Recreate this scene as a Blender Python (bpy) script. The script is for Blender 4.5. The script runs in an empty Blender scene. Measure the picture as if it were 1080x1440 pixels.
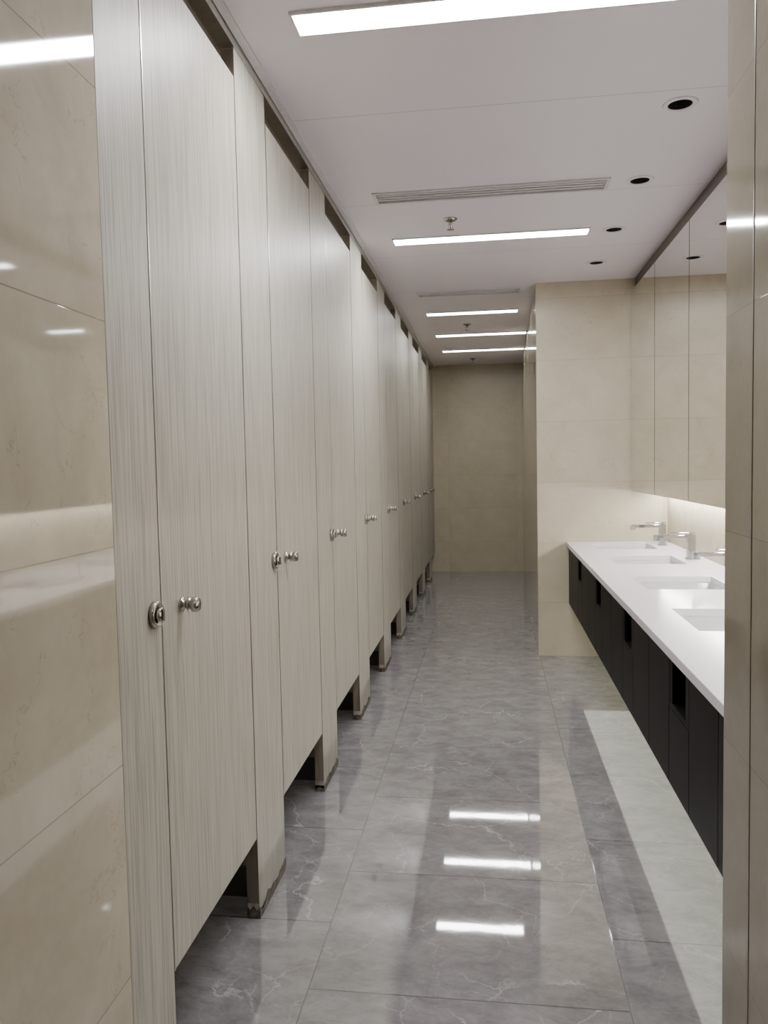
import bpy, bmesh, math
from mathutils import Vector, Matrix

SC = bpy.context.scene
COL = SC.collection

# ---------------------------------------------------------------- materials
def new_mat(name):
    m = bpy.data.materials.new(name); m.use_nodes = True
    nt = m.node_tree
    b = nt.nodes['Principled BSDF']
    return m, nt, b

def plain(name, col, rough=0.5, metal=0.0, nscale=40, namt=0.06, bump=0.0, spec=0.5, ior=1.5):
    m, nt, b = new_mat(name)
    N, L = nt.nodes, nt.links
    tc = N.new('ShaderNodeTexCoord')
    no = N.new('ShaderNodeTexNoise'); no.inputs['Scale'].default_value = nscale; no.inputs['Detail'].default_value = 3
    L.new(tc.outputs['Object'], no.inputs['Vector'])
    r = N.new('ShaderNodeValToRGB')
    r.color_ramp.elements[0].position = 0.3; r.color_ramp.elements[1].position = 0.7
    r.color_ramp.elements[0].color = (*[c*(1-namt) for c in col], 1)
    r.color_ramp.elements[1].color = (*[min(1, c*(1+namt)) for c in col], 1)
    L.new(no.outputs['Fac'], r.inputs['Fac']); L.new(r.outputs['Color'], b.inputs['Base Color'])
    b.inputs['Roughness'].default_value = rough; b.inputs['Metallic'].default_value = metal
    b.inputs['Specular IOR Level'].default_value = spec
    b.inputs['IOR'].default_value = ior
    if bump:
        bp = N.new('ShaderNodeBump'); bp.inputs['Strength'].default_value = bump; bp.inputs['Distance'].default_value = 0.002
        L.new(no.outputs['Fac'], bp.inputs['Height']); L.new(bp.outputs['Normal'], b.inputs['Normal'])
    return m

def emis(name, col, st):
    m, nt, b = new_mat(name)
    b.inputs['Base Color'].default_value = (.8, .8, .8, 1)
    b.inputs['Emission Color'].default_value = (*col, 1)
    b.inputs['Emission Strength'].default_value = st
    return m

def math_node(nt, op, a, b=None, c=None):
    n = nt.nodes.new('ShaderNodeMath'); n.operation = op
    for i, v in enumerate((a, b, c)):
        if v is None: continue
        if isinstance(v, (int, float)): n.inputs[i].default_value = v
        else: nt.links.new(v, n.inputs[i])
    return n.outputs[0]

def mix(nt, fac, a, b, mode='MIX'):
    n = nt.nodes.new('ShaderNodeMix'); n.data_type = 'RGBA'; n.blend_type = mode
    for s, v in ((n.inputs[0], fac), (n.inputs[6], a), (n.inputs[7], b)):
        if isinstance(v, (int, float)): s.default_value = v
        elif isinstance(v, tuple): s.default_value = v
        else: nt.links.new(v, s)
    return n.outputs[2]

def joint(nt, coord, off, size, w):
    t = math_node(nt, 'DIVIDE', math_node(nt, 'SUBTRACT', coord, off), size)
    f = math_node(nt, 'FRACT', t)
    d = math_node(nt, 'MINIMUM', f, math_node(nt, 'SUBTRACT', 1.0, f))
    return math_node(nt, 'LESS_THAN', d, w/size), math_node(nt, 'FLOOR', t)

def wall_tile(name, axis, off, rough=.06, spec=.85, k=1.0, ior=1.5, jt=.6, warm=0.0, vs=.35, ct=1.0):
    m, nt, b = new_mat(name)
    N, L = nt.nodes, nt.links
    g = N.new('ShaderNodeNewGeometry')
    sp = N.new('ShaderNodeSeparateXYZ'); L.new(g.outputs['Position'], sp.inputs[0])
    h = sp.outputs[0] if axis == 'x' else sp.outputs[1]
    jz, iz = joint(nt, sp.outputs[2], 0.38, 0.4225, 0.0013)
    jh, ih = joint(nt, h, off, 0.85, 0.0013)
    j = math_node(nt, 'MAXIMUM', jz, jh)
    cb = N.new('ShaderNodeCombineXYZ'); L.new(iz, cb.inputs[0]); L.new(ih, cb.inputs[1])
    wn = N.new('ShaderNodeTexWhiteNoise'); L.new(cb.outputs[0], wn.inputs['Vector'])
    vm = N.new('ShaderNodeVectorMath'); vm.operation = 'MULTIPLY_ADD'
    L.new(wn.outputs['Color'], vm.inputs[0]); vm.inputs[1].default_value = (7, 7, 7); L.new(g.outputs['Position'], vm.inputs[2])
    n1 = N.new('ShaderNodeTexNoise'); n1.inputs['Scale'].default_value = 4.5; n1.inputs['Detail'].default_value = 10; n1.inputs['Roughness'].default_value = .68; n1.inputs['Distortion'].default_value = .3
    L.new(vm.outputs[0], n1.inputs['Vector'])
    r = N.new('ShaderNodeValToRGB')
    a = .06*ct
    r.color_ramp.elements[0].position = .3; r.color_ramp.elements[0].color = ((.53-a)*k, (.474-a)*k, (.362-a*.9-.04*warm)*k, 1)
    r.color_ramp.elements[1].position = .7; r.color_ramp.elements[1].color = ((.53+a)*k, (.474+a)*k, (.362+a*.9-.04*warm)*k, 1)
    L.new(n1.outputs['Fac'], r.inputs[0])
    n2 = N.new('ShaderNodeTexNoise'); n2.inputs['Scale'].default_value = 5.5; n2.inputs['Detail'].default_value = 8; n2.inputs['Roughness'].default_value = .6; n2.inputs['Distortion'].default_value = .1
    L.new(vm.outputs[0], n2.inputs['Vector'])
    v = math_node(nt, 'ABSOLUTE', math_node(nt, 'SUBTRACT', n2.outputs['Fac'], .5))
    v = math_node(nt, 'LESS_THAN', v, .0032)
    n3 = N.new('ShaderNodeTexNoise'); n3.inputs['Scale'].default_value = 7
    L.new(vm.outputs[0], n3.inputs['Vector'])
    v = math_node(nt, 'MULTIPLY', v, math_node(nt, 'GREATER_THAN', n3.outputs['Fac'], .55))
    c = mix(nt, math_node(nt, 'MULTIPLY', v, vs), r.outputs[0], (.27, .21, .13, 1))
    bright = math_node(nt, 'ADD', math_node(nt, 'MULTIPLY', wn.outputs['Value'], .06), .95)
    hs = N.new('ShaderNodeHueSaturation'); L.new(c, hs.inputs['Color']); L.new(bright, hs.inputs['Value'])
    c = mix(nt, math_node(nt, 'MULTIPLY', j, jt), hs.outputs[0], (.20, .17, .12, 1))
    L.new(c, b.inputs['Base Color'])
    b.inputs['Roughness'].default_value = rough
    b.inputs['Specular IOR Level'].default_value = spec
    b.inputs['IOR'].default_value = ior
    bp = N.new('ShaderNodeBump'); bp.inputs['Strength'].default_value = .2; bp.inputs['Distance'].default_value = .001; bp.invert = True
    L.new(j, bp.inputs['Height']); L.new(bp.outputs[0], b.inputs['Normal'])
    return m

def floor_tile():
    m, nt, b = new_mat('grey_marble_tile')
    N, L = nt.nodes, nt.links
    g = N.new('ShaderNodeNewGeometry')
    sp = N.new('ShaderNodeSeparateXYZ'); L.new(g.outputs['Position'], sp.inputs[0])
    jx, ix = joint(nt, sp.outputs[0], -0.49, 0.82, 0.0016)
    yo = math_node(nt, 'ADD', sp.outputs[1], math_node(nt, 'MULTIPLY', ix, .30))
    jy, iy = joint(nt, yo, 1.93, 0.60, 0.0021)
    j = math_node(nt, 'MAXIMUM', jx, jy)
    cb = N.new('ShaderNodeCombineXYZ'); L.new(ix, cb.inputs[0]); L.new(iy, cb.inputs[1])
    wn = N.new('ShaderNodeTexWhiteNoise'); L.new(cb.outputs[0], wn.inputs['Vector'])
    vm = N.new('ShaderNodeVectorMath'); vm.operation = 'MULTIPLY_ADD'
    L.new(wn.outputs['Color'], vm.inputs[0]); vm.inputs[1].default_value = (9, 9, 9); L.new(g.outputs['Position'], vm.inputs[2])
    mp = N.new('ShaderNodeMapping'); mp.inputs['Rotation'].default_value = (0, 0, .35); mp.inputs['Scale'].default_value = (1, 1.6, 1)
    L.new(vm.outputs[0], mp.inputs[0])
    n1 = N.new('ShaderNodeTexNoise'); n1.inputs['Scale'].default_value = 7.5; n1.inputs['Detail'].default_value = 14; n1.inputs['Roughness'].default_value = .78; n1.inputs['Distortion'].default_value = .3
    L.new(mp.outputs[0], n1.inputs['Vector'])
    r = N.new('ShaderNodeValToRGB')
    r.color_ramp.elements[0].position = .32; r.color_ramp.elements[0].color = (.143, .137, .140, 1)
    r.color_ramp.elements[1].position = .70; r.color_ramp.elements[1].color = (.325, .314, .317, 1)
    L.new(n1.outputs['Fac'], r.inputs[0])
    def vein(scale, width, thr, seed):
        nd = N.new('ShaderNodeTexNoise'); nd.inputs['Scale'].default_value = 5; nd.inputs['Detail'].default_value = 7; nd.inputs['Roughness'].default_value = .6
        L.new(vm.outputs[0], nd.inputs['Vector'])
        off = N.new('ShaderNodeVectorMath'); off.operation = 'MULTIPLY_ADD'
        L.new(nd.outputs['Color'], off.inputs[0]); off.inputs[1].default_value = (.2, .2, .2); L.new(vm.outputs[0], off.inputs[2])
        of2 = N.new('ShaderNodeVectorMath'); of2.operation = 'ADD'; of2.inputs[1].default_value = (seed, seed*2, 0); L.new(off.outputs[0], of2.inputs[0])
        vo = N.new('ShaderNodeTexVoronoi'); vo.feature = 'DISTANCE_TO_EDGE'; vo.inputs['Scale'].default_value = scale
        L.new(of2.outputs[0], vo.inputs['Vector'])
        v = math_node(nt, 'SUBTRACT', 1, math_node(nt, 'MINIMUM', math_node(nt, 'DIVIDE', vo.outputs['Distance'], width), 1.0))
        n3 = N.new('ShaderNodeTexNoise'); n3.inputs['Scale'].default_value = 4.5
        L.new(of2.outputs[0], n3.inputs['Vector'])
        k = math_node(nt, 'MULTIPLY', math_node(nt, 'SUBTRACT', n3.outputs['Fac'], thr), 5.0)
        k = math_node(nt, 'MINIMUM', math_node(nt, 'MAXIMUM', k, 0.0), 1.0)
        return math_node(nt, 'MULTIPLY', v, k)
    v = math_node(nt, 'MAXIMUM', vein(2.0, .008, .44, 3.3), math_node(nt, 'MULTIPLY', vein(4.2, .012, .46, 11.7), .6))
    c = mix(nt, math_node(nt, 'MULTIPLY', v, .55), r.outputs[0], (.64, .63, .615, 1))
    c = mix(nt, math_node(nt, 'MULTIPLY', j, .7), c, (.06, .055, .05, 1))
    L.new(c, b.inputs['Base Color'])
    b.inputs['Roughness'].default_value = .03
    b.inputs['IOR'].default_value = 1.95
    b.inputs['Specular IOR Level'].default_value = 1.0
    nb = N.new('ShaderNodeTexNoise'); nb.inputs['Scale'].default_value = 11; nb.inputs['Detail'].default_value = 3
    L.new(g.outputs['Position'], nb.inputs['Vector'])
    bp = N.new('ShaderNodeBump'); bp.inputs['Strength'].default_value = .035; bp.inputs['Distance'].default_value = .002
    L.new(nb.outputs['Fac'], bp.inputs['Height']); L.new(bp.outputs[0], b.inputs['Normal'])
    return m

def ceiling_mat():
    m, nt, b = new_mat('ceiling_panel_white')
    N, L = nt.nodes, nt.links
    g = N.new('ShaderNodeNewGeometry')
    sp = N.new('ShaderNodeSeparateXYZ'); L.new(g.outputs['Position'], sp.inputs[0])
    j, i = joint(nt, sp.outputs[1], 2.8, .95, .0018)
    c = mix(nt, math_node(nt, 'MULTIPLY', j, .6), (.80, .75, .80, 1), (.25, .24, .24, 1))
    L.new(c, b.inputs['Base Color'])
    b.inputs['Roughness'].default_value = .38
    return m

def laminate(name, c0, c1, rough=.38):
    m, nt, b = new_mat(name)
    N, L = nt.nodes, nt.links
    g = N.new('ShaderNodeNewGeometry')
    mp = N.new('ShaderNodeMapping'); mp.inputs['Scale'].default_value = (60, 260, 5)
    L.new(g.outputs['Position'], mp.inputs[0])
    n1 = N.new('ShaderNodeTexNoise'); n1.inputs['Scale'].default_value = 1; n1.inputs['Detail'].default_value = 0.5; n1.inputs['Roughness'].default_value = .4; n1.inputs['Distortion'].default_value = .4
    L.new(mp.outputs[0], n1.inputs['Vector'])
    r = N.new('ShaderNodeValToRGB')
    r.color_ramp.elements[0].position = .32; r.color_ramp.elements[0].color = (*c0, 1)
    r.color_ramp.elements[1].position = .58; r.color_ramp.elements[1].color = (*c1, 1)
    L.new(n1.outputs['Fac'], r.inputs[0]); L.new(r.outputs[0], b.inputs['Base Color'])
    b.inputs['Roughness'].default_value = rough
    b.inputs['Specular IOR Level'].default_value = .4
    bp = N.new('ShaderNodeBump'); bp.inputs['Strength'].default_value = .2; bp.inputs['Distance'].default_value = .0005
    L.new(n1.outputs['Fac'], bp.inputs['Height']); L.new(bp.outputs[0], b.inputs['Normal'])
    return m

M_TX = wall_tile('cream_marble_tile_across', 'x', 0.325, .26, .4, .93, jt=.4, warm=.1, vs=.4, ct=.7)
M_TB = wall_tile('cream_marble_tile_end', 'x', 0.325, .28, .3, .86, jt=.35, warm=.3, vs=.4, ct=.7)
M_TS = wall_tile('cream_marble_tile_side', 'y', 1.487, .10, .6)
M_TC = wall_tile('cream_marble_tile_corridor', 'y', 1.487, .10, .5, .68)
M_TY = wall_tile('cream_marble_tile_along', 'y', 1.487)
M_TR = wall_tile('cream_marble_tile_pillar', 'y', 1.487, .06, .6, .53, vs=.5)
M_TL = wall_tile('cream_marble_tile_entry', 'y', 0.90, .045, 1.0, .97, 1.6, vs=.4, jt=.7)
M_FL = floor_tile()
M_CE = ceiling_mat()
M_LAM = laminate('greige_streaked_laminate', (.285, .266, .22), (.415, .39, .33), .45)
M_LAMD = laminate('brown_edge_laminate', (.12, .10, .078), (.19, .163, .128), .5)
M_PART = laminate('brown_partition_laminate', (.22, .19, .15), (.32, .28, .23), .5)
M_FOOT = plain('dirty_foot', (.10, .083, .062), .6, namt=.9, nscale=45)
M_ALU = plain('satin_aluminium', (.62, .60, .56), .3, 1.0)
M_STEEL = plain('satin_steel', (.45, .43, .40), .22, 1.0)
M_CHROME = plain('chrome', (.5, .5, .52), .07, 1.0, namt=.01)
M_DARK = plain('dark_plinth', (.06, .053, .046), .6)
M_CUP = plain('black_cup', (.012, .011, .010), .6)
M_DUCT = plain('grey_duct', (.04, .037, .034), .6)
M_BLK = plain('black_lacquer', (.0075, .0062, .0052), .4, nscale=8, namt=.2, spec=.4, ior=1.17)
M_BRN = plain('dark_brown_frame', (.07, .055, .042), .35)
M_STRIP = plain('taupe_strip', (.12, .10, .075), .35)
M_WHT = plain('white_quartz', (.80, .77, .81), .16, nscale=120, namt=.02)
M_CER = plain('white_ceramic', (.58, .57, .60), .08, namt=.01)
M_MIR = plain('mirror_glass', (.86, .86, .84), .005, 1.0, namt=.003)
M_PWH = plain('white_painted_metal', (.68, .66, .67), .35)
M_RIM = plain('white_rim', (.76, .72, .75), .4)
M_GREY = plain('vent_grey', (.62, .60, .61), .4)
M_RED = plain('indicator_white', (.7, .7, .68), .4)
M_E0 = emis('added_fill_entry', (1, .985, .985), 20)  # for the added entry fill only
M_E1 = emis('lamp_diffuser_bright', (1, .985, .99), 106)
M_E2 = emis('lamp_diffuser_soft', (1, .985, .97), 38)
M_ES = emis('added_fill_stalls', (1, .95, .88), 24)  # for the added stall fill only
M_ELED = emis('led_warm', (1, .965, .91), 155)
M_ELOW = emis('added_glow_pale', (.98, 1, .84), .95)  # glow of the panel added under the vanity

# ---------------------------------------------------------------- mesh helpers
def add_box(bm, x0, x1, y0, y1, z0, z1, bev=0.0, mi=0, seg=2):
    r = bmesh.ops.create_cube(bm, size=1.0)
    vs = r['verts']
    for v in vs:
        v.co = Vector((x0+(v.co.x+.5)*(x1-x0), y0+(v.co.y+.5)*(y1-y0), z0+(v.co.z+.5)*(z1-z0)))
    fs = {f for v in vs for f in v.link_faces}
    for f in fs: f.material_index = mi
    if bev > 0:
        es = list({e for v in vs for e in v.link_edges})
        bmesh.ops.bevel(bm, geom=es, offset=bev, segments=seg, affect='EDGES', profile=.6, material=mi)

def lathe(bm, prof, origin, axis='x', n=32, mi=0):
    """prof: (radius, height) along axis from origin"""
    ax = {'x': (Vector((0, 1, 0)), Vector((0, 0, 1)), Vector((1, 0, 0))),
          'z': (Vector((1, 0, 0)), Vector((0, 1, 0)), Vector((0, 0, 1))),
          '-z': (Vector((1, 0, 0)), Vector((0, -1, 0)), Vector((0, 0, -1)))}[axis]
    o = Vector(origin); rings = []
    for r, h in prof:
        if r < 1e-6: rings.append([bm.verts.new(o+ax[2]*h)])
        else: rings.append([bm.verts.new(o+ax[2]*h+ax[0]*r*math.cos(2*math.pi*i/n)+ax[1]*r*math.sin(2*math.pi*i/n)) for i in range(n)])
    for a, c in zip(rings, rings[1:]):
        for i in range(n):
            k = (i+1) % n
            if len(a) == 1 and len(c) == 1: continue
            if len(a) == 1: f = bm.faces.new((a[0], c[k], c[i]))
            elif len(c) == 1: f = bm.faces.new((a[i], a[k], c[0]))
            else: f = bm.faces.new((a[i], a[k], c[k], c[i]))
            f.material_index = mi; f.smooth = True

def finish(name, bm, mats, parent=None, loc=(0, 0, 0), smooth_angle=None):
    bmesh.ops.recalc_face_normals(bm, faces=bm.faces[:])
    me = bpy.data.meshes.new(name); bm.to_mesh(me); bm.free()
    for m in mats: me.materials.append(m)
    o = bpy.data.objects.new(name, me); COL.objects.link(o)
    o.location = loc
    if parent: o.parent = parent
    return o

def boxobj(name, b, mats, parent=None, bev=0.0, loc=(0, 0, 0)):
    bm = bmesh.new(); add_box(bm, *b, bev=bev); return finish(name, bm, mats, parent, loc)

def thing(name, loc, label, cat, group=None):
    e = bpy.data.objects.new(name, None); e.empty_display_size = .05; COL.objects.link(e)
    e.location = loc; tag(e, label, cat, group); return e

def tag(o, label, cat, group=None):
    o['label'] = label; o['category'] = cat
    if group: o['group'] = group

def struct(o, label, cat):
    o['kind'] = 'structure'; o['label'] = label; o['category'] = cat

def slab(name, x0, x1, y0, y1, z0, z1, holes, mats):
    xs = sorted({x0, x1, *[h[0] for h in holes], *[h[1] for h in holes]})
    ys = sorted({y0, y1, *[h[2] for h in holes], *[h[3] for h in holes]})
    bm = bmesh.new(); vt = {}
    def V(i, j, k):
        if (i, j, k) not in vt: vt[(i, j, k)] = bm.verts.new((xs[i], ys[j], (z0, z1)[k]))
        return vt[(i, j, k)]
    def filled(i, j):
        if i < 0 or j < 0 or i >= len(xs)-1 or j >= len(ys)-1: return False
        cx = (xs[i]+xs[i+1])/2; cy = (ys[j]+ys[j+1])/2
        return not any(h[0] < cx < h[1] and h[2] < cy < h[3] for h in holes)
    for i in range(len(xs)-1):
        for j in range(len(ys)-1):
            if not filled(i, j): continue
            bm.faces.new((V(i, j, 1), V(i+1, j, 1), V(i+1, j+1, 1), V(i, j+1, 1)))
            bm.faces.new((V(i, j, 0), V(i, j+1, 0), V(i+1, j+1, 0), V(i+1, j, 0)))
            if not filled(i-1, j): bm.faces.new((V(i, j, 0), V(i, j, 1), V(i, j+1, 1), V(i, j+1, 0)))
            if not filled(i+1, j): bm.faces.new((V(i+1, j, 0), V(i+1, j+1, 0), V(i+1, j+1, 1), V(i+1, j, 1)))
            if not filled(i, j-1): bm.faces.new((V(i, j, 0), V(i+1, j, 0), V(i+1, j, 1), V(i, j, 1)))
            if not filled(i, j+1): bm.faces.new((V(i, j+1, 0), V(i, j+1, 1), V(i+1, j+1, 1), V(i+1, j+1, 0)))
    return finish(name, bm, mats)

# ---------------------------------------------------------------- constants
H = 2.60; XS = -0.71; YB = 9.92; YP = 5.566; XV = 1.20; XL = -2.03
XR = 0.467; YR = 1.65
DOWN = [(0.667, 2.91), (0.667, 3.65), (0.667, 4.38), (0.667, 5.08)]
VENTS = [(-.505, .522, 3.60, 3.72), (-.50, .208, 5.70, 5.81)]

# ---------------------------------------------------------------- room shell
o = boxobj('floor', (-2.15, 1.32, -1.72, 10.04, -.1, 0), [M_FL]); struct(o, 'polished grey marble tile floor with white veins', 'floor')
holes = [(x-.041, x+.041, y-.041, y+.041) for x, y in DOWN] + VENTS
o = slab('ceiling', -2.15, 1.32, -1.72, 10.04, H, H+.12, holes, [M_CE]); struct(o, 'white metal panel ceiling with fine joints', 'ceiling')
o = boxobj('wall_left', (XS-.12, XS, -1.6, 1.395, 0, H), [M_TL]); struct(o, 'polished cream marble tile wall beside the first stall', 'wall')
o = boxobj('wall_stall_end', (-2.15, XS-.12, 1.275, 1.395, 0, H), [M_TX]); struct(o, 'cream tile end wall inside the stalls', 'wall')
o = boxobj('wall_stall_rear', (-2.15, XL, 1.395, YB, 0, H), [M_TY]); struct(o, 'cream tile wall behind the stalls', 'wall')
o = boxobj('wall_back', (-2.15, 1.32, YB, YB+.12, 0, H), [M_TB]); struct(o, 'cream marble tile wall closing the corridor', 'wall')
bm = bmesh.new()
pts = [(.322, YP), (XV+.12, YP), (XV+.12, YB), (.40, YB)]
lo = [bm.verts.new((x, y, 0)) for x, y in pts]; hi = [bm.verts.new((x, y, H)) for x, y in pts]
bm.faces.new(lo[::-1]); bm.faces.new(hi)
for i in range(4):
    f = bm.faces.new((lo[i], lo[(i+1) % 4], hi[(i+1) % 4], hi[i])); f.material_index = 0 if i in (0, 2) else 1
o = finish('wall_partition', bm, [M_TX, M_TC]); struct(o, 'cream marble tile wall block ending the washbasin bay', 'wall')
o = boxobj('wall_vanity', (XV, XV+.12, YR, YP, 0, H), [M_TS]); struct(o, 'cream tile wall behind the washbasins', 'wall')
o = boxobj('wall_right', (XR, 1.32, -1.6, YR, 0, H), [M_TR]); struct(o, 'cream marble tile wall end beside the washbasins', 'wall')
o = boxobj('wall_front', (XS-.12, 1.32, -1.72, -1.6, 0, H), [M_TX]); struct(o, 'cream tile wall of the entry', 'wall')
o = boxobj('trim_1', (XS-.045, XS+.002, 1.395, YB, 2.566, H), [M_ALU]); struct(o, 'aluminium header rail above the stall doors', 'trim')
o = boxobj('trim_2', (XS+.004, XS+.028, 1.395, YB, H-.008, H), [M_PWH]); struct(o, 'white ceiling edge trim along the stalls', 'trim')
o = boxobj('trim_3', (.985, XV, YR, YP, 2.515, H), [M_BRN]); struct(o, 'dark brown strip standing for the shaded recess above the mirrors', 'trim')  # shade of the gap below the ceiling, put in as a dark strip
o = boxobj('trim_4', (XR-.001, XR, 1.485, 1.490, 0, H), [M_STRIP]); struct(o, 'thin taupe metal strip on the wall end', 'trim')

# ---------------------------------------------------------------- toilet stalls
starts = [1.60, 2.53, 3.46, 4.44, 5.42, 6.40, 7.38, 8.36, 9.32]
def make_stall(i, y0):
    prev_end = 1.397 if i == 0 else starts[i-1]+.62+.006
    dw = .62 if i < 8 else YB-.03-y0
    lab = ('greige streaked laminate toilet stall beside the cream tile wall' if i == 0 else
           'greige streaked laminate toilet stall at the end wall' if i == 8 else
           'greige streaked laminate toilet stall with closed door')
    e = thing('toilet_stall', (XS, y0, 0), lab, 'toilet stall', 'row of toilet stalls')
    t = .038
    p = boxobj('pilaster', (-t, 0, prev_end-y0, -.004, .0, 2.566), [M_LAM], e, .0015)
    bm = bmesh.new(); add_box(bm, -t-.002, .002, prev_end-y0-.0015, -.0025, 0.0, .030, 0)
    bmesh.ops.subdivide_edges(bm, edges=bm.edges[:], cuts=9, use_grid_fill=True)
    for v in bm.verts:
        if v.co.z > .029: v.co.z += .014*math.sin(v.co.y*61+i*2.1)*math.sin(v.co.y*23+i)+.006*math.sin(v.co.x*300+v.co.y*140)
    f = finish('foot', bm, [M_FOOT], e); f['label'] = 'dirt-stained pilaster foot'
    bm = bmesh.new()
    add_box(bm, -t+.004, -.006, -.0045, -.001, .045, 2.56)
    if i > 0: add_box(bm, -t+.001, -.0005, prev_end-y0-.0045, prev_end-y0+.0005, .050, 2.56)
    s = finish('edge_strip', bm, [M_LAMD], e); s['label'] = 'brown pilaster edge strip'
    d = boxobj('door', (-t+.01, -.001, .003, dw, .252, 2.482), [M_LAM], e, .0015)
    a = boxobj('edge_trim', (-t+.008, .0005, -.0002, .0035, .252, 2.482), [M_ALU], d)
    a['label'] = 'thin aluminium door edge'
    bm = bmesh.new()
    lathe(bm, [(0, 0), (.017, 0), (.017, .004), (.010, .006), (.010, .014), (.014, .016), (.0175, .018), (.0175, .022), (.014, .024), (.014, .026), (.0175, .028), (.0175, .039), (.015, .042), (0, .042)], (-.001, .112, 1.058), 'x', 28)
    k = finish('knob', bm, [M_STEEL], d); k['label'] = 'satin steel door knob'
    bm = bmesh.new()
    o0 = (0, -.040, 1.063)
    lathe(bm, [(0, 0), (.029, 0), (.029, .008), (.027, .011), (.022, .012), (.0215, .010), (.0, .010)], o0, 'x', 32)
    lathe(bm, [(0, .010), (.0155, .010), (.0155, .017), (.014, .019), (0, .019)], o0, 'x', 24)
    add_box(bm, .017, .024, -.040-.0035, -.040+.0035, 1.063-.013, 1.063+.013, .0015)
    add_box(bm, .0098, .0105, -.040-.012, -.040-.004, 1.063-.0205, 1.063-.0165, 0, 1)
    l = finish('lock', bm, [M_STEEL, M_RED], p); l['label'] = 'round satin steel privacy lock'
    if i > 0:
        yc = -.17
        boxobj('partition', (XL-XS+.03, -t, yc-.012, yc+.012, .10, 2.45), [M_PART], e)['label'] = 'brown dividing panel'
        boxobj('plinth', (XL-XS+.03, -t, yc-.02, yc+.02, 0, .10), [M_DARK], e)['label'] = 'dark plinth under dividing panel'
    return e
for i, y in enumerate(starts): make_stall(i, y)

# ---------------------------------------------------------------- ceiling lights
def ceiling_light(y, x0, x1, mat, lab, w=.10, yl=None):
    e = thing('ceiling_light', ((x0+x1)/2, y, H), lab, 'ceiling light', 'linear ceiling lights')
    L2 = (x1-x0)/2
    bm = bmesh.new(); f = .008; z0 = -.009
    add_box(bm, -L2, L2, -w/2-f, -w/2, z0, 0, .001); add_box(bm, -L2, L2, w/2, w/2+f, z0, 0, .001)
    add_box(bm, -L2-f, -L2, -w/2-f, w/2+f, z0, 0, .001); add_box(bm, L2, L2+f, -w/2-f, w/2+f, z0, 0, .001)
    finish('frame', bm, [M_PWH], e)
    boxobj('diffuser', (-L2, L2, -w/2, w/2, -.007, -.0005), [mat], e)['label'] = 'glowing white diffuser'
ceiling_light(0.03, -.51, .40, M_E0, 'added unseen fill light in the entry, shaped as a long linear ceiling light')  # fill light added behind the camera, out of view
ceiling_light(2.20, -.52, .53, M_E1, 'long white linear LED ceiling light near the entry')
ceiling_light(4.37, -.51, .53, M_E1, 'long white linear LED ceiling light beside the air vent')
ceiling_light(6.50, -.50, .23, M_E2, 'short white linear LED ceiling light in the corridor')
ceiling_light(7.60, -.50, .345, M_E2, 'white linear LED ceiling light reaching the tiled wall')
ceiling_light(8.65, -.50, .365, M_E2, 'white linear LED ceiling light near the end wall')
ceiling_light(5.65, -1.72, -1.64, M_ES, 'added dim unseen fill strip above the toilet stalls', w=8.3)  # fill added to lift the stall interiors, out of view

# downlights
for x, y in DOWN:
    e = thing('downlight', (x, y, H), 'small round recessed downlight, switched off, above the washbasins', 'downlight', 'recessed downlights')
    bm = bmesh.new()
    lathe(bm, [(.041, .0), (.041, -.003), (.044, -.005), (.056, -.003), (.0595, -.0003), (.041, -.0003)], (0, 0, 0), 'z', 36)
    finish('rim', bm, [M_RIM], e)
    bm = bmesh.new()
    lathe(bm, [(.0405, -.002), (.0385, .03), (.030, .07), (0, .07)], (0, 0, 0), 'z', 32)
    lathe(bm, [(.022, .045), (.024, .068)], (0, 0, 0), 'z', 24, 1)
    finish('reflector', bm, [M_CUP, M_ALU], e)['label'] = 'black recessed reflector cup'

# air vents
for x0, x1, y0, y1 in VENTS:
    e = thing('air_vent', ((x0+x1)/2, (y0+y1)/2, H), 'long white slotted air vent grille set in the ceiling', 'air vent', 'ceiling air vents')
    a = (x1-x0)/2; b = (y1-y0)/2
    bm = bmesh.new(); f = .014
    add_box(bm, -a-f, a+f, -b-f, -b+.002, -.007, -.0003, .001); add_box(bm, -a-f, a+f, b-.002, b+f, -.007, -.0003, .001)
    add_box(bm, -a-f, -a+.002, -b, b, -.007, -.0003, .001); add_box(bm, a-.002, a+f, -b, b, -.007, -.0003, .001)
    finish('frame', bm, [M_GREY], e)
    n = 4
    for k in range(n):
        yy = -b+(k+.5)*2*b/n
        s = boxobj('slat', (-a+.002, a-.002, -.0080, .0080, -.001, .001), [M_GREY], e, 0, (0, yy, .003))
    boxobj('duct', (-a+.002, a-.002, -b+.002, b-.002, .08, .085), [M_DUCT], e)

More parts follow.
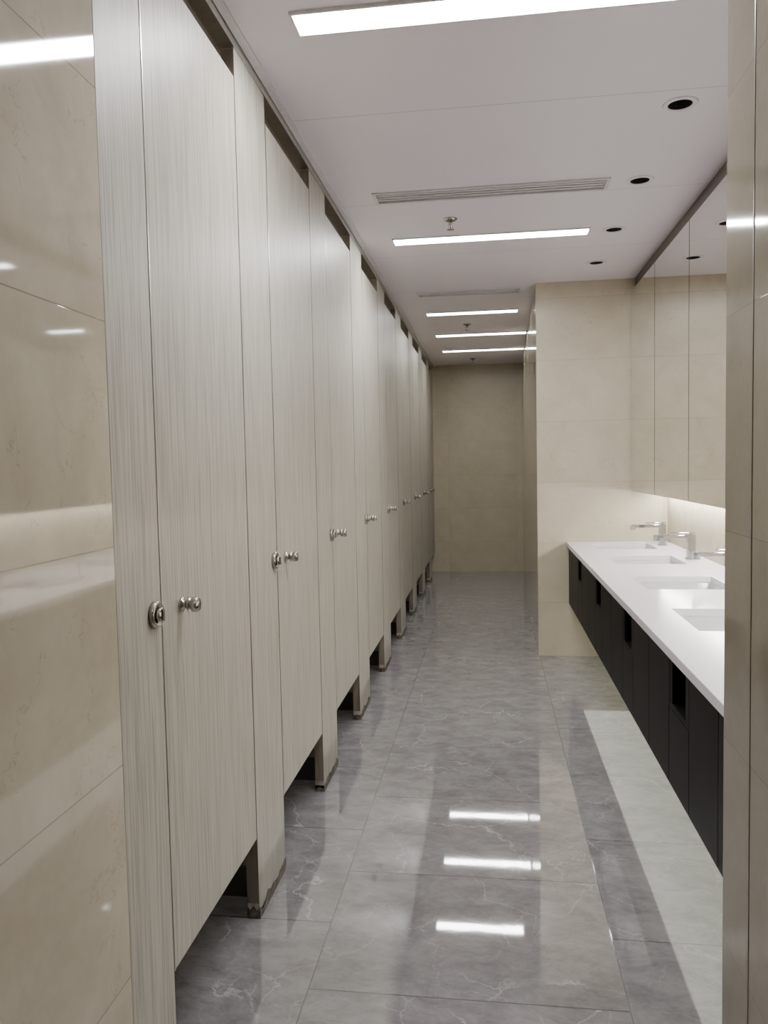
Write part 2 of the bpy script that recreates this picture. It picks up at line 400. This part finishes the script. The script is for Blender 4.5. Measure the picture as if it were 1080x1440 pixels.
# sprinklers
def sprinkler(x, y):
    e = thing('sprinkler', (x, y, H), 'small chrome fire sprinkler head hanging from the ceiling', 'sprinkler', 'ceiling sprinklers')
    bm = bmesh.new(); lathe(bm, [(0, 0), (.036, 0), (.035, .004), (.026, .010), (.014, .013), (0, .013)], (0, 0, 0), '-z'); finish('rosette', bm, [M_STEEL], e)
    bm = bmesh.new(); lathe(bm, [(0, .012), (.009, .012), (.009, .026), (.006, .030), (.003, .034), (.003, .052), (0, .052)], (0, 0, 0), '-z', 20)
    for s in (-1, 1):
        add_box(bm, s*.011-.0015, s*.011+.0015, -.002, .002, -.050, -.024, .0005)
    add_box(bm, -.0125, .0125, -.002, .002, -.053, -.049, .0005)
    finish('body', bm, [M_STEEL], e)
    bm = bmesh.new(); lathe(bm, [(0, .053), (.010, .053), (.010, .0545), (0, .0545)], (0, 0, 0), '-z', 24)
    for k in range(12):
        t = 2*math.pi*k/12
        r = bmesh.ops.create_cube(bm, size=1)
        bmesh.ops.transform(bm, matrix=Matrix.Rotation(t, 4, 'Z') @ Matrix.Translation((.014, 0, -.0537)) @ Matrix.Diagonal((.010, .004, .0014, 1)), verts=r['verts'])
    finish('deflector', bm, [M_STEEL], e)
for x, y in ((-.185, 4.03), (-.19, 7.05), (-.19, 9.35)): sprinkler(x, y)

# ---------------------------------------------------------------- vanity
CT = .809; CB = .779; CX = .520; FX = .535; ZB = .375
SINKS = [1.99, 2.84, 3.69, 4.54, 5.285]
SX0, SX1, SW = .67, 1.04, .20
ct = slab('countertop', CX, XV-.001, YR+.002, YP-.002, CB, CT, [(SX0, SX1, y-SW, y+SW) for y in SINKS], [M_WHT])
tag(ct, 'long white quartz countertop with rectangular sink cutouts', 'countertop')
bv = ct.modifiers.new('b', 'BEVEL'); bv.width = .002; bv.segments = 2; bv.limit_method = 'ANGLE'

def rrect(hx, hy, r, z, cx=0, cy=0, n=6):
    out = []
    for q, (sx, sy) in enumerate(((1, 1), (-1, 1), (-1, -1), (1, -1))):
        for k in range(n+1):
            t = math.pi/2*(q + k/n)
            out.append((cx+sx*(hx-r)+r*math.cos(t), cy+sy*(hy-r)+r*math.sin(t), z))
    return out
for y in SINKS:
    e = thing('sink', ((SX0+SX1)/2, y, CB), 'rectangular white ceramic undermount sink set in the countertop', 'sink', 'undermount sinks')
    hx, hy = (SX1-SX0)/2, SW
    loops = [rrect(hx+.018, hy+.012, .02, -.014), rrect(hx+.018, hy+.012, .02, -.0006), rrect(hx+.001, hy+.001, .012, -.0006), rrect(hx-.001, hy-.001, .02, -.004),
             rrect(hx-.008, hy-.008, .03, -.09), rrect(hx-.03, hy-.03, .03, -.118), rrect(.03, .03, .0299, -.124)]
    outer = [rrect(.03, .03, .0299, -.134), rrect(hx-.02, hy-.02, .035, -.130), rrect(hx+.002, hy+.002, .03, -.09), rrect(hx+.006, hy+.006, .02, -.014)]
    bm = bmesh.new()
    R = [[bm.verts.new(p) for p in lp] for lp in loops]
    for a, b in zip(R, R[1:]):
        n = len(a)
        for k in range(n):
            f = bm.faces.new((a[k], a[(k+1) % n], b[(k+1) % n], b[k])); f.smooth = True
    bm.faces.new(R[-1])
    Q = [[bm.verts.new(p) for p in lp] for lp in outer]
    bm.faces.new(Q[0])
    for a, b in zip(Q, Q[1:]+[R[0]]):
        n = len(a)
        for k in range(n): bm.faces.new((a[k], a[(k+1) % n], b[(k+1) % n], b[k]))
    finish('basin', bm, [M_CER], e)
    bm = bmesh.new(); lathe(bm, [(0, -.1215), (.017, -.1215), (.020, -.1225), (.022, -.1238)], (0, 0, 0), 'z', 28)
    finish('drain', bm, [M_CHROME], e)['label'] = 'chrome pop-up drain'
    bm = bmesh.new()
    lathe(bm, [(0, .134), (.016, .134), (.016, .20), (.030, .205), (.030, .27), (.020, .285), (0, .285)], (0, 0, 0), '-z', 24)
    lathe(bm, [(.014, .0), (.014, XV-(SX0+SX1)/2-.002)], (0, 0, -.225), 'x', 20)
    finish('waste_pipe', bm, [M_PWH], e)['label'] = 'white bottle trap and waste pipe'

for y in SINKS:
    e = thing('faucet', (1.105, y, CT), 'angular chrome single-lever faucet behind a sink', 'faucet', 'chrome faucets')
    boxobj('base', (-.028, .028, -.028, .028, 0, .006), [M_CHROME], e, .0015)
    boxobj('body', (-.021, .021, -.021, .021, .006, .140), [M_CHROME], e, .002)
    bm = bmesh.new()
    add_box(bm, -.200, -.018, -.020, .020, .119, .139, .0018)
    add_box(bm, -.200, -.170, -.014, .014, .106, .120, .0015)
    finish('spout', bm, [M_CHROME], e)
    bm = bmesh.new()
    add_box(bm, -.010, .010, -.010, .010, .139, .146, .001)
    add_box(bm, -.110, .021, -.019, .019, .146, .153, .0015)
    finish('lever', bm, [M_CHROME], e)

# cabinets (slim fronts hung under the countertop)
def wide_cab(y0, y1):
    e = thing('vanity_cabinet', (FX, y0, ZB), 'black wall-hung vanity cabinet with flat doors under the countertop', 'cabinet', 'black vanity cabinets')
    w = y1-y0; D = .09; h = CB-ZB-.001; t = .016
    bm = bmesh.new()
    add_box(bm, .02, D, .001, t, 0, h); add_box(bm, .02, D, w-t, w-.001, 0, h)
    add_box(bm, .02, D, t, w-t, h-t, h)
    add_box(bm, .02, .034, t, w-t, 0, .03)
    finish('body', bm, [M_BLK], e)
    m = w/2
    boxobj('door', (0, .0195, .002, m-.0015, .001, h-.006), [M_BLK], e, .0012)
    boxobj('door', (0, .0195, m+.0015, w-.002, .001, h-.006), [M_BLK], e, .0012)
def narrow_cab(y0, y1):
    e = thing('towel_cabinet', (FX, y0, ZB), 'narrow black cabinet with an open niche above a flap door', 'cabinet', 'narrow black niche cabinets')
    w = y1-y0; D = .09; h = CB-ZB-.001; t = .016; zn = h-.160
    bm = bmesh.new()
    add_box(bm, 0.0, D, .001, t, zn, h); add_box(bm, 0.0, D, w-t, w-.001, zn, h)
    add_box(bm, 0.02, D, .001, t, 0, zn); add_box(bm, 0.02, D, w-t, w-.001, 0, zn)
    add_box(bm, .02, D, t, w-t, 0, t); add_box(bm, D-t, D, t, w-t, t, h)
    add_box(bm, .0, D-t, t, w-t, zn, zn+.010)
    add_box(bm, .0, .02, t, w-t, h-.014, h)
    finish('body', bm, [M_BLK], e)
    bm = bmesh.new()
    add_box(bm, .001, .012, t, t+.025, zn+.010, h-.014); add_box(bm, .001, .012, w-t-.025, w-t, zn+.010, h-.014)
    add_box(bm, .001, .012, t+.025, w-t-.025, zn+.010, zn+.015)
    finish('niche_frame', bm, [M_BLK], e)['label'] = 'thin black frame around the niche'
    boxobj('door', (0, .0195, .002, w-.002, .001, zn-.003), [M_BLK], e, .0012)
edges = [(YR+.002, 2.215, 0), (2.215, 2.46, 1), (2.46, 3.07, 0), (3.07, 3.31, 1), (3.31, 3.92, 0), (3.92, 4.16, 1), (4.16, 4.77, 0), (4.77, 5.00, 1), (5.00, YP-.002, 0)]
for a, b, k in edges: (narrow_cab if k else wide_cab)(a, b)

# mirror cabinets
me_edges = [YP-.001, 4.772, 3.978, 3.184, 2.39, YR+.002]
MX = .955; MZ0 = 1.16; MZ1 = 2.512
for b, a in zip(me_edges, me_edges[1:]):
    e = thing('mirror_cabinet', (MX, a, MZ0), 'tall mirrored wall cabinet above the washbasins', 'mirror', 'mirrored wall cabinets')
    w = b-a
    boxobj('body', (.020, XV-MX-.001, .0005, w-.0005, 0, MZ1-MZ0), [M_BRN], e)
    boxobj('mirror', (0, .006, .005, w-.005, .004, MZ1-MZ0-.004), [M_MIR], e)['label'] = 'frameless mirror door'
    boxobj('door', (.006, .019, .002, w-.002, .001, MZ1-MZ0-.001), [M_BRN], e)['label'] = 'dark brown door backing'

e = thing('led_strip', (1.15, YR+.05, MZ0), 'warm LED strip under the mirrored cabinets', 'strip light')
Lh = YP-YR-.1
boxobj('housing', (-.014, .014, 0, Lh, -.008, 0), [M_ALU], e)
boxobj('diffuser', (-.010, .010, .005, Lh-.005, -.012, -.008), [M_ELED], e)['label'] = 'glowing warm diffuser'
# glow panel added under the vanity to give the floor its pale reflection
e = thing('added_glow_panel', (.628, YR+.003, ZB+.008), 'pale glow panel added under the vanity for its floor reflection', 'added glow panel')
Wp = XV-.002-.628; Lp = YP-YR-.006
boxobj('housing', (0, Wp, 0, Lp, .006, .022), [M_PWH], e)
boxobj('diffuser', (.006, Wp-.006, .006, Lp-.006, 0, .006), [M_ELOW], e)['label'] = 'pale green-white glowing face of the added panel'

# ---------------------------------------------------------------- world
w = bpy.data.worlds.new('World'); SC.world = w; w.use_nodes = True
w.node_tree.nodes['Background'].inputs[0].default_value = (.02, .02, .02, 1)

# ---------------------------------------------------------------- camera
cam = bpy.data.cameras.new('camera'); co = bpy.data.objects.new('camera', cam); COL.objects.link(co)
f = 1100.0
cam.sensor_fit = 'VERTICAL'; cam.sensor_height = 36; cam.lens = 36*f/1440; cam.clip_start = .02
th = math.atan(66/f); psi = math.radians(7.80); r = .020
F = Vector((-math.sin(psi), math.cos(psi), 0)); R = Vector((math.cos(psi), math.sin(psi), 0)); U = Vector((0, 0, 1))
look = F*math.cos(th)-U*math.sin(th); Dn = -U*math.cos(th)-F*math.sin(th)
xr = (R*math.cos(r)+Dn*math.sin(r)).normalized(); up = (R*math.sin(r)-Dn*math.cos(r)).normalized()
mat = Matrix((xr, up, -look)).transposed().to_4x4(); mat.translation = Vector((0, 0, 1.37))
co.matrix_world = mat
SC.camera = co
